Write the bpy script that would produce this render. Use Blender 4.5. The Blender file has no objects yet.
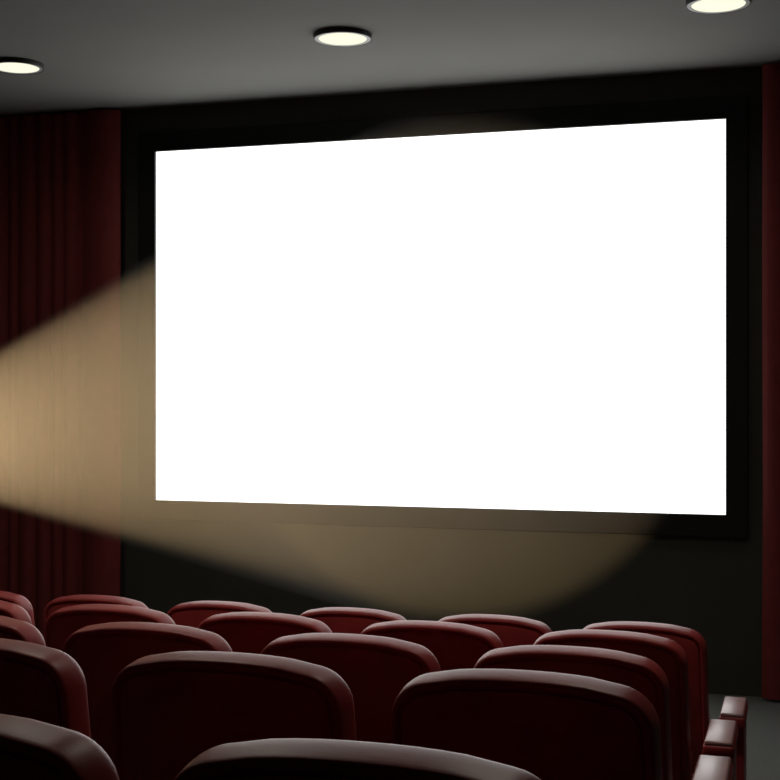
import bpy, bmesh, math, random
from mathutils import Vector, Matrix

S = bpy.context.scene
C = S.collection
R = math.radians
random.seed(4)

# ------------------------------------------------------------------ helpers
def tag(o, label=None, cat=None, group=None, kind=None):
    if label: o['label'] = label
    if cat: o['category'] = cat
    if group: o['group'] = group
    if kind: o['kind'] = kind
    return o

def empty(name, loc=(0, 0, 0)):
    o = bpy.data.objects.new(name, None)
    o.empty_display_size = 0.1
    o.location = loc
    C.objects.link(o)
    return o

def obj(name, bm, material, parent=None, smooth=True):
    me = bpy.data.meshes.new(name)
    bmesh.ops.recalc_face_normals(bm, faces=bm.faces)
    bm.to_mesh(me)
    bm.free()
    me.materials.append(material)
    if smooth:
        for p in me.polygons: p.use_smooth = True
        me.set_sharp_from_angle(angle=R(38))
    o = bpy.data.objects.new(name, me)
    C.objects.link(o)
    if parent: o.parent = parent
    return o

def add_box(bm, lo, hi, bevel=0.0, seg=3):
    vs = [bm.verts.new((x, y, z)) for x in (lo[0], hi[0]) for y in (lo[1], hi[1]) for z in (lo[2], hi[2])]
    q = ((0, 1, 3, 2), (4, 6, 7, 5), (0, 4, 5, 1), (2, 3, 7, 6), (0, 2, 6, 4), (1, 5, 7, 3))
    fs = [bm.faces.new([vs[i] for i in f]) for f in q]
    if bevel > 0:
        es = list({e for f in fs for e in f.edges})
        bmesh.ops.bevel(bm, geom=es, offset=bevel, segments=seg, profile=0.5, affect='EDGES')
    return bm

def add_lathe(bm, profile, n=48, centre=(0, 0, 0)):
    """profile: list of (radius, z); r = 0 closes the end"""
    rings = []
    for r, z in profile:
        if r <= 1e-6:
            rings.append([bm.verts.new((centre[0], centre[1], centre[2] + z))])
        else:
            rings.append([bm.verts.new((centre[0] + r * math.cos(2 * math.pi * k / n),
                                        centre[1] + r * math.sin(2 * math.pi * k / n), centre[2] + z)) for k in range(n)])
    for a, b in zip(rings, rings[1:]):
        for k in range(n):
            k2 = (k + 1) % n
            if len(a) == 1: bm.faces.new((a[0], b[k], b[k2]))
            elif len(b) == 1: bm.faces.new((a[k], b[0], a[k2]))
            else: bm.faces.new((a[k], a[k2], b[k2], b[k]))
    return bm

def loft(bm, rings):
    """rings of equal length, closed; both ends capped"""
    vr = [[bm.verts.new(p) for p in r] for r in rings]
    n = len(vr[0])
    for a, b in zip(vr, vr[1:]):
        for k in range(n):
            k2 = (k + 1) % n
            bm.faces.new((a[k], a[k2], b[k2], b[k]))
    bm.faces.new(vr[0]); bm.faces.new(vr[-1][::-1])
    return bm

def inset(pts, d):
    """offset a closed convex 2D outline inward by d"""
    out = []
    n = len(pts)
    for i in range(n):
        ax, az = pts[i - 1]; bx, bz = pts[(i + 1) % n]
        tx, tz = bx - ax, bz - az
        l = math.hypot(tx, tz) or 1
        out.append((pts[i][0] - tz / l * d, pts[i][1] + tx / l * d))
    return out

# ------------------------------------------------------------------ materials
def mat(name, base, rough=0.5, spec=0.5, noise=None, bump=None, coat=0.0, coat_rough=0.2, metallic=0.0, sheen=0.0):
    m = bpy.data.materials.new(name)
    m.use_nodes = True
    nt = m.node_tree
    b = nt.nodes['Principled BSDF']
    b.inputs['Base Color'].default_value = (*base, 1)
    b.inputs['Roughness'].default_value = rough
    b.inputs['Specular IOR Level'].default_value = spec
    b.inputs['Metallic'].default_value = metallic
    b.inputs['Coat Weight'].default_value = coat
    b.inputs['Coat Roughness'].default_value = coat_rough
    b.inputs['Sheen Weight'].default_value = sheen
    tc = nt.nodes.new('ShaderNodeTexCoord')
    if noise:
        sc, amt = noise
        t = nt.nodes.new('ShaderNodeTexNoise'); t.inputs['Scale'].default_value = sc; t.inputs['Detail'].default_value = 4
        nt.links.new(tc.outputs['Object'], t.inputs['Vector'])
        rp = nt.nodes.new('ShaderNodeValToRGB')
        rp.color_ramp.elements[0].position = 0.3; rp.color_ramp.elements[1].position = 0.7
        rp.color_ramp.elements[0].color = (*[c * (1 - amt) for c in base], 1)
        rp.color_ramp.elements[1].color = (*[min(1, c * (1 + amt)) for c in base], 1)
        nt.links.new(t.outputs['Fac'], rp.inputs['Fac'])
        nt.links.new(rp.outputs['Color'], b.inputs['Base Color'])
    if bump:
        sc, st = bump
        t = nt.nodes.new('ShaderNodeTexNoise'); t.inputs['Scale'].default_value = sc; t.inputs['Detail'].default_value = 3
        nt.links.new(tc.outputs['Object'], t.inputs['Vector'])
        bp = nt.nodes.new('ShaderNodeBump'); bp.inputs['Strength'].default_value = st; bp.inputs['Distance'].default_value = 0.002
        nt.links.new(t.outputs['Fac'], bp.inputs['Height'])
        nt.links.new(bp.outputs['Normal'], b.inputs['Normal'])
    return m

def emit(name, col, strength):
    m = bpy.data.materials.new(name)
    m.use_nodes = True
    nt = m.node_tree
    nt.nodes.remove(nt.nodes['Principled BSDF'])
    e = nt.nodes.new('ShaderNodeEmission')
    e.inputs['Color'].default_value = (*col, 1); e.inputs['Strength'].default_value = strength
    nt.links.new(e.outputs[0], nt.nodes['Material Output'].inputs['Surface'])
    return m

M_RED = mat('red_leather', (0.31, 0.038, 0.037), rough=0.43, spec=0.33, noise=(9, 0.12), bump=(160, 0.10))
M_PAD = mat('arm_pad_vinyl', (0.34, 0.17, 0.165), rough=0.32, spec=0.8, bump=(120, 0.08))
M_STEEL = mat('dark_steel', (0.03, 0.03, 0.03), rough=0.45, metallic=0.6)
M_CURT = mat('red_velvet', (0.15, 0.022, 0.020), rough=0.8, spec=0.25, noise=(14, 0.07))
M_WALL = mat('charcoal_wall_paint', (0.043, 0.043, 0.034), rough=0.75, spec=0.25, noise=(3, 0.06))
M_SIDE = mat('dark_side_wall', (0.035, 0.03, 0.028), rough=0.85, spec=0.2, noise=(3, 0.08))
M_CEIL = mat('grey_ceiling_paint', (0.185, 0.185, 0.173), rough=0.9, spec=0.1, noise=(2, 0.03))
M_FLOOR = mat('grey_carpet', (0.125, 0.13, 0.124), rough=0.95, spec=0.1, noise=(60, 0.1), bump=(300, 0.2))
M_FRAME = mat('black_masking', (0.006, 0.006, 0.005), rough=0.6, spec=0.25)
M_SCREEN = emit('white_lit_screen', (1.0, 1.0, 0.99), 2.4)
M_RIM = mat('black_lamp_rim', (0.012, 0.012, 0.012), rough=0.5)
M_RING = mat('white_lamp_reflector', (0.42, 0.42, 0.40), rough=0.5)
M_LAMP = emit('warm_lamp_glass', (1.0, 1.0, 0.80), 1.02)
M_BLACK = mat('black_plastic', (0.02, 0.02, 0.02), rough=0.4)
M_LENS = mat('lens_glass', (0.02, 0.02, 0.03), rough=0.05, spec=0.8)

# ------------------------------------------------------------------ room
XL, XR, YB, YF, ZC = -6.5, 1.35, -1.6, 8.80, 3.99
SEATX = -0.10                                   # right edge of the stepped seating
ROWS = [(5.46, 0.00), (4.45, 0.138), (3.49, 0.26), (2.52, 0.392), (1.55, 0.492)]   # back of the backrest top, tier height

def struct(name, lo, hi, m):
    bm = bmesh.new(); add_box(bm, lo, hi)
    return tag(obj(name, bm, m, smooth=False), kind='structure')

T = 0.15
struct('wall_front', (XL - T, YF, -0.1), (XR + T, YF + T, ZC + T), M_WALL)
struct('wall_left', (XL - T, YB, -0.1), (XL, YF, ZC + T), M_SIDE)
struct('wall_right', (XR, YB, -0.1), (XR + T, YF, ZC + T), M_SIDE)
struct('wall_back', (XL - T, YB - T, -0.1), (XR + T, YB, ZC + T), M_SIDE)
struct('ceiling', (XL, YB, ZC), (XR, YF, ZC + T), M_CEIL)
# floor: flat to the screen wall and along the aisle, stepped under the seats (one mesh)
bm = bmesh.new()
add_box(bm, (XL, YB, -0.1), (XR, YF, 0.0))
for (y, z) in ROWS[1:]:
    lo_y = YB
    hi_y = y + 0.62
    prev = [r for r in ROWS if r[1] < z][-1][1]
    add_box(bm, (XL, lo_y, prev), (SEATX, hi_y, z))
tag(obj('floor', bm, M_FLOOR, smooth=False), kind='structure')

# ------------------------------------------------------------------ screen
scr = empty('cinema_screen', (-2.46, YF, 2.405))
tag(scr, 'large blank white glowing cinema screen in a black frame on the dark front wall', 'screen')
def rel(o, root):
    o.data.transform(Matrix.Translation(-Vector(root.location)))
    return o
FX0, FX1, FZ0, FZ1 = -4.58, -0.315, 1.010, 3.805
SX0, SX1, SZ0, SZ1 = -4.447, -0.450, 1.150, 3.664
bm = bmesh.new()
yf = YF - 0.055
def ring(x0, x1, z0, z1, y): return [Vector((x0, y, z0)), Vector((x1, y, z0)), Vector((x1, y, z1)), Vector((x0, y, z1))]
seq = [ring(FX0, FX1, FZ0, FZ1, YF - 0.002), ring(FX0, FX1, FZ0, FZ1, yf + 0.004), ring(FX0 + .004, FX1 - .004, FZ0 + .004, FZ1 - .004, yf),
       ring(SX0 - .003, SX1 + .003, SZ0 - .003, SZ1 + .003, yf), ring(SX0, SX1, SZ0, SZ1, yf + 0.003), ring(SX0, SX1, SZ0, SZ1, YF - 0.002)]
vr = [[bm.verts.new(p) for p in r] for r in seq]
for a, b in zip(vr, vr[1:] + vr[:1]):
    for k in range(4): bm.faces.new((a[k], a[(k + 1) % 4], b[(k + 1) % 4], b[k]))
rel(obj('frame', bm, M_FRAME, scr, smooth=False), scr)
bm = bmesh.new(); add_box(bm, (SX0 + .001, yf + 0.022, SZ0 + .001), (SX1 - .001, YF - 0.003, SZ1 - .001))
rel(obj('screen_surface', bm, M_SCREEN, scr, smooth=False), scr)

# ------------------------------------------------------------------ curtains
def curtain(name, x0, x1, y, z0, z1, folds, label):
    """folds: list of (centre x, half width, depth); the cloth bulges into the room at each fold"""
    bm = bmesh.new()
    nx, nz = 240, 12
    front, back = [], []
    for i in range(nx + 1):
        x = x0 + (x1 - x0) * i / nx
        d = 0.0
        for cx, hw, dep in folds:
            t = abs(x - cx) / hw
            if t < 1: d = max(d, dep * math.cos(t * math.pi / 2) ** 0.7)
        e = min(x - x0, x1 - x) / 0.03
        d += 0.008 * min(1, max(0, e))
        front.append((x, d))
    grid, gridb = [], []
    for j in range(nz + 1):
        f = j / nz
        z = z0 + (z1 - z0) * f
        row, rowb = [], []
        for i, (x, d) in enumerate(front):
            sway = 0.006 * math.sin(7 * x + 2.2 * z) * (1 - f)
            k = 0.75 + 0.25 * (1 - f)
            row.append(bm.verts.new((x + sway * 0.7, y - d * k - sway * 0.3, z)))
            rowb.append(bm.verts.new((x + sway * 0.7, y - d * k - sway * 0.3 + 0.012, z)))
        grid.append(row); gridb.append(rowb)
    for j in range(nz):
        for i in range(nx):
            bm.faces.new((grid[j][i], grid[j][i + 1], grid[j + 1][i + 1], grid[j + 1][i]))
            bm.faces.new((gridb[j][i], gridb[j + 1][i], gridb[j + 1][i + 1], gridb[j][i + 1]))
        for i in (0, nx):
            bm.faces.new((grid[j][i], grid[j + 1][i], gridb[j + 1][i], gridb[j][i]))
    for i in range(nx):
        bm.faces.new((grid[0][i], gridb[0][i], gridb[0][i + 1], grid[0][i + 1]))
        bm.faces.new((grid[nz][i], grid[nz][i + 1], gridb[nz][i + 1], gridb[nz][i]))
    return tag(obj(name, bm, M_CURT), label, 'curtain')

lf = [(-4.86, 0.155, 0.075), (-5.115, 0.06, 0.05), (-5.215, 0.055, 0.055), (-5.33, 0.07, 0.06), (-5.47, 0.085, 0.06), (-5.585, 0.05, 0.05),
      (-5.72, 0.09, 0.06), (-5.87, 0.07, 0.05), (-6.0, 0.08, 0.06), (-6.15, 0.09, 0.06), (-6.3, 0.09, 0.06)]
curtain('curtain', -6.42, -4.712, 8.73, 0.02, ZC - 0.015, lf, 'dark red pleated curtain hanging left of the screen, crossed by the light beam')
rf = [(-0.12, 0.15, 0.07), (0.08, 0.09, 0.06), (0.22, 0.08, 0.06), (0.4, 0.1, 0.06), (0.58, 0.09, 0.06), (0.75, 0.1, 0.06), (0.94, 0.1, 0.06), (1.12, 0.1, 0.06)]
curtain('curtain', -0.225, 1.28, 8.73, 0.02, ZC - 0.015, rf, 'narrow strip of dark red curtain hanging right of the screen, above the grey floor')

# ------------------------------------------------------------------ ceiling lights
def ceiling_light(x, y, lab, group, watts):
    t = empty('ceiling_light', (x, y, ZC))
    tag(t, lab, 'ceiling light', group)
    bm = bmesh.new()
    add_lathe(bm, [(0.120, -0.001), (0.168, -0.001), (0.168, -0.026), (0.166, -0.030), (0.162, -0.030), (0.160, -0.026), (0.160, -0.004), (0.120, -0.001)], 64)
    obj('rim', bm, M_RIM, t)
    bm = bmesh.new()
    add_lathe(bm, [(0.1595, -0.028), (0.1595, -0.018), (0.135, -0.018), (0.141, -0.028), (0.1595, -0.028)], 64)
    obj('inner_ring', bm, M_RING, t)
    bm = bmesh.new()
    add_lathe(bm, [(0, -0.029), (0.08, -0.0288), (0.137, -0.027), (0.1395, -0.024), (0.1395, -0.019), (0, -0.019)], 64)
    obj('diffuser', bm, M_LAMP, t)
    l = bpy.data.lights.new('lamp_light', 'SPOT')
    l.energy = watts; l.color = (1.0, 0.93, 0.80); l.spot_size = R(165); l.spot_blend = 0.8; l.shadow_soft_size = 0.12
    o = bpy.data.objects.new('lamp_light', l); C.objects.link(o)
    o.parent = t; o.location = (0, 0, -0.06)

for x, y, lab in [(-4.70, 7.36, 'round black-rimmed ceiling light above the left curtain, cut off by the left edge'),
                  (-2.52, 7.31, 'round black-rimmed ceiling light above the middle of the screen'),
                  (-0.41, 7.24, 'round black-rimmed ceiling light at the top right, cut off by the top edge')]:
    ceiling_light(x, y, lab, 'round ceiling lights in a row', 14)
for x in (-4.60, -2.48, -0.40):                 # the next row of the same lights, above the seats and over the top of the frame
    ceiling_light(x, 4.45, 'round black-rimmed ceiling light above the seats, over the top of the photo', 'round ceiling lights above the seats', 56)

# ------------------------------------------------------------------ the seating
PITCH, BW = 0.62, 0.535
RECL = math.tan(R(7.5))
ZB0, ZB1 = 0.36, 0.992

def fillet(poly, radii, n=10):
    out = []
    m = len(poly)
    for i in range(m):
        p = Vector(poly[i]); r = radii[i]
        if r <= 0:
            out.append(tuple(p)); continue
        d1 = (Vector(poly[i - 1]) - p).normalized(); d2 = (Vector(poly[(i + 1) % m]) - p).normalized()
        half = d1.angle(d2) / 2
        t = r / math.tan(half)
        c = p + (d1 + d2).normalized() * (r / math.sin(half))
        a0 = math.atan2(*(p + d1 * t - c).yx); a1 = math.atan2(*(p + d2 * t - c).yx)
        da = (a1 - a0 + math.pi) % (2 * math.pi) - math.pi
        for k in range(n + 1):
            a = a0 + da * k / n
            out.append((c.x + r * math.cos(a), c.y + r * math.sin(a)))
    return out

def dense_outline():
    """backrest seen from the front, counter-clockwise: slightly arched top, rounded corners, sides opening downwards"""
    hb, ht, arch = BW / 2 + 0.006, BW / 2 - 0.006, 0.030
    poly = [(-hb, ZB0), (hb, ZB0), (ht, ZB1 - arch)]
    rad = [0.06, 0.06, 0.086]
    N = 16
    for k in range(1, N):
        x = ht * (1 - 2 * k / N)
        if abs(x) > ht - 0.100: continue
        poly.append((x, ZB1 - arch * abs(x / ht) ** 2.3)); rad.append(0)
    poly.append((-ht, ZB1 - arch)); rad.append(0.086)
    return fillet(poly, rad)
OUT = dense_outline()

def slab(profile, recl=True):
    """profile: list of (inset, y) from the rear (small y) to the front"""
    bm = bmesh.new()
    rings = []
    for d, y in profile:
        p = inset(OUT, d)
        rings.append([(x, y + (ZB1 - z) * RECL, z) for x, z in p])
    return loft(bm, rings)

def arc(d0, y0, r, a0, a1, n):
    """quarter rounds in (inset, y): centre at (d0, y0)"""
    return [(d0 - r * math.cos(a0 + (a1 - a0) * k / n), y0 + r * math.sin(a0 + (a1 - a0) * k / n)) for k in range(n + 1)]

def make_chair(name):
    t = empty(name)
    # padded backrest: a small rounded rear edge, a flat crown, a well rounded front edge
    pr = [(0.026, 0.010), (0.021, 0.004)]
    pr += arc(0.018, 0.014, 0.013, -math.pi / 2, -0.45, 5)
    pr += [(0.0045, 0.016), (0.0025, 0.030), (0.001, 0.045), (0.000, 0.058), (0.0, 0.068)]
    pr += arc(0.040, 0.072, 0.040, 0.0, math.pi / 2, 9)
    obj('backrest', slab(pr), M_RED, t)
    pp = [(0.036, 0.003), (0.030, 0.005), (0.028, 0.009), (0.0275, 0.018)]
    obj('back_panel', slab(pp), M_RED, t)
    # seat cushion
    bm = bmesh.new()
    add_box(bm, (-0.200, 0.205, 0.40), (0.240, 0.60, 0.50), 0.035, 4)
    obj('seat_cushion', bm, M_RED, t)
    # pedestal: column and foot plate
    bm = bmesh.new()
    add_box(bm, (-0.03, 0.25, 0.012), (0.03, 0.37, 0.41), 0.008, 2)
    add_box(bm, (-0.12, 0.20, 0.0), (0.12, 0.44, 0.014), 0.003, 1)
    obj('pedestal', bm, M_STEEL, t)
    return t

def add_arm(t, x):
    bm = bmesh.new()
    add_box(bm, (x - 0.052, 0.172, 0.560), (x + 0.052, 0.505, 0.605), 0.012, 3)
    add_box(bm, (x - 0.022, 0.220, 0.0), (x + 0.046, 0.480, 0.570), 0.010, 3)
    a = obj('armrest', bm, M_RED, t)
    bm = bmesh.new()
    add_box(bm, (x - 0.047, 0.177, 0.598), (x + 0.047, 0.500, 0.618), 0.008, 3)
    obj('arm_pad', bm, M_PAD, a)
    return a

def copy_tree(o, parent=None):
    c = o.copy(); C.objects.link(c)
    c.parent = parent
    for ch in o.children: copy_tree(ch, c)
    return c

X5 = -0.612                                     # centre of the seats next to the aisle
rown = ['front row', 'second row from the screen', 'third row from the screen', 'fourth row from the screen', 'nearest row']
ordn = ['', 'second', 'third', 'fourth', 'fifth', 'sixth']
count = [6, 5, 4, 3, 2]
shift = [-0.008, -0.005, 0.022, 0.094, 0.082]
proto = make_chair('cinema_chair')
add_arm(proto, PITCH / 2 + 0.045)
used = False
for r, (y, z) in enumerate(ROWS):
    for k in range(count[r]):
        s = proto if not used else copy_tree(proto)
        used = True
        s.location = (X5 + shift[r] - k * PITCH, y, z)
        cut = ', cut off by the left edge of the photo' if k == count[r] - 1 else ''
        if r == 4:
            lab = ['red padded cinema chair nearest the camera, its top at the bottom edge',
                   'red padded cinema chair in the bottom left corner of the photo'][k]
        elif k == 0:
            lab = 'red cinema chair at the right aisle end of the %s' % rown[r]
        else:
            lab = 'red cinema chair, %s from the right in the %s' % (ordn[k], rown[r])
            if cut: lab = 'red cinema chair cut off at the left edge, in the %s' % rown[r]
        tag(s, lab, 'cinema chair', 'rows of padded red seating')

# ------------------------------------------------------------------ projector, its beam and the haze it lights
APEX = Vector((-2.951, 3.490, 1.730))
TARGET = Vector((-2.32, 8.75, 2.05))
HALF = R(18.2)
axis = (TARGET - APEX).normalized()
pj = empty('projector', APEX)
tag(pj, 'black projector hung from the ceiling above the left seats, throwing the warm beam', 'projector')
rot = axis.to_track_quat('Y', 'Z').to_matrix().to_4x4()
bm = bmesh.new(); add_box(bm, (-0.17, -0.42, -0.06), (0.17, -0.08, 0.08), 0.015, 3); bm.transform(rot); obj('body', bm, M_BLACK, pj)
bm = bmesh.new(); add_lathe(bm, [(0, 0), (0.045, 0), (0.05, 0.004), (0.05, 0.07), (0.042, 0.075), (0.038, 0.06), (0, 0.055)], 32)
bm.transform(Matrix.Rotation(-math.pi / 2, 4, 'X')); bm.transform(Matrix.Translation((0, -0.085, 0))); bm.transform(rot); obj('lens', bm, M_LENS, pj)
bm = bmesh.new(); add_lathe(bm, [(0, 0.06), (0.02, 0.06), (0.02, ZC - APEX.z - 0.02), (0.07, ZC - APEX.z - 0.015), (0.07, ZC - APEX.z - 0.001), (0, ZC - APEX.z - 0.001)], 24)
bm.transform(Matrix.Translation(-0.25 * axis)); bm2 = bm
obj('ceiling_mount', bm2, M_BLACK, pj)

L = bpy.data.lights.new('projector_lamp', 'SPOT')
L.energy = 930; L.color = (1.0, 0.69, 0.35); L.spot_size = 2 * HALF; L.spot_blend = 0.19; L.shadow_soft_size = 0.012
lo = bpy.data.objects.new('projector_lamp', L); C.objects.link(lo)
lo.location = APEX + axis * 0.0
lo.rotation_euler = axis.to_track_quat('-Z', 'Y').to_euler()
lo.parent = pj
lo.location = axis * 0.0

HM = bpy.data.materials.new('haze'); HM.use_nodes = True
nt = HM.node_tree; nt.nodes.remove(nt.nodes['Principled BSDF'])
v = nt.nodes.new('ShaderNodeVolumeScatter'); v.inputs['Color'].default_value = (1, 1, 1, 1); v.inputs['Density'].default_value = 0.035; v.inputs['Anisotropy'].default_value = -0.35
nt.links.new(v.outputs[0], nt.nodes['Material Output'].inputs['Volume'])
bm = bmesh.new()
u = axis.cross(Vector((0, 0, 1))).normalized(); w = u.cross(axis)
hh = math.tan(HALF + R(0.15))
n = 64
near, far = [], []
for k in range(n):
    d = axis + hh * (math.cos(2 * math.pi * k / n) * u + math.sin(2 * math.pi * k / n) * w)
    near.append(APEX + d * 0.05)
    far.append(APEX + d * ((YF - 0.06 - APEX.y) / d.y))
loft(bm, [near, far])
hz = obj('haze', bm, HM)
tag(hz, 'warm beige cone of hazy projector light crossing from the left to the screen', 'light beam', kind='stuff')

# ------------------------------------------------------------------ camera, world, view
cam = bpy.data.cameras.new('camera')
cam.sensor_width = 36; cam.lens = 1341 / 780 * 36
cam.clip_start = 0.05
cam.shift_y = 2 / 780
co = bpy.data.objects.new('camera', cam); C.objects.link(co)
co.location = (0, 0, 1.93)
co.rotation_euler = (R(90), 0, R(17))
S.camera = co
W = bpy.data.worlds.new('world'); S.world = W; W.use_nodes = True
W.node_tree.nodes['Background'].inputs['Color'].default_value = (0, 0, 0, 1)
S.view_settings.view_transform = 'Standard'
S.view_settings.look = 'None'
S.view_settings.exposure = 0.0
S.view_settings.gamma = 1.0
S.view_settings.use_curve_mapping = False
S.cycles.use_denoising = True
S.cycles.max_bounces = 8
S.cycles.diffuse_bounces = 5
S.cycles.volume_bounces = 0
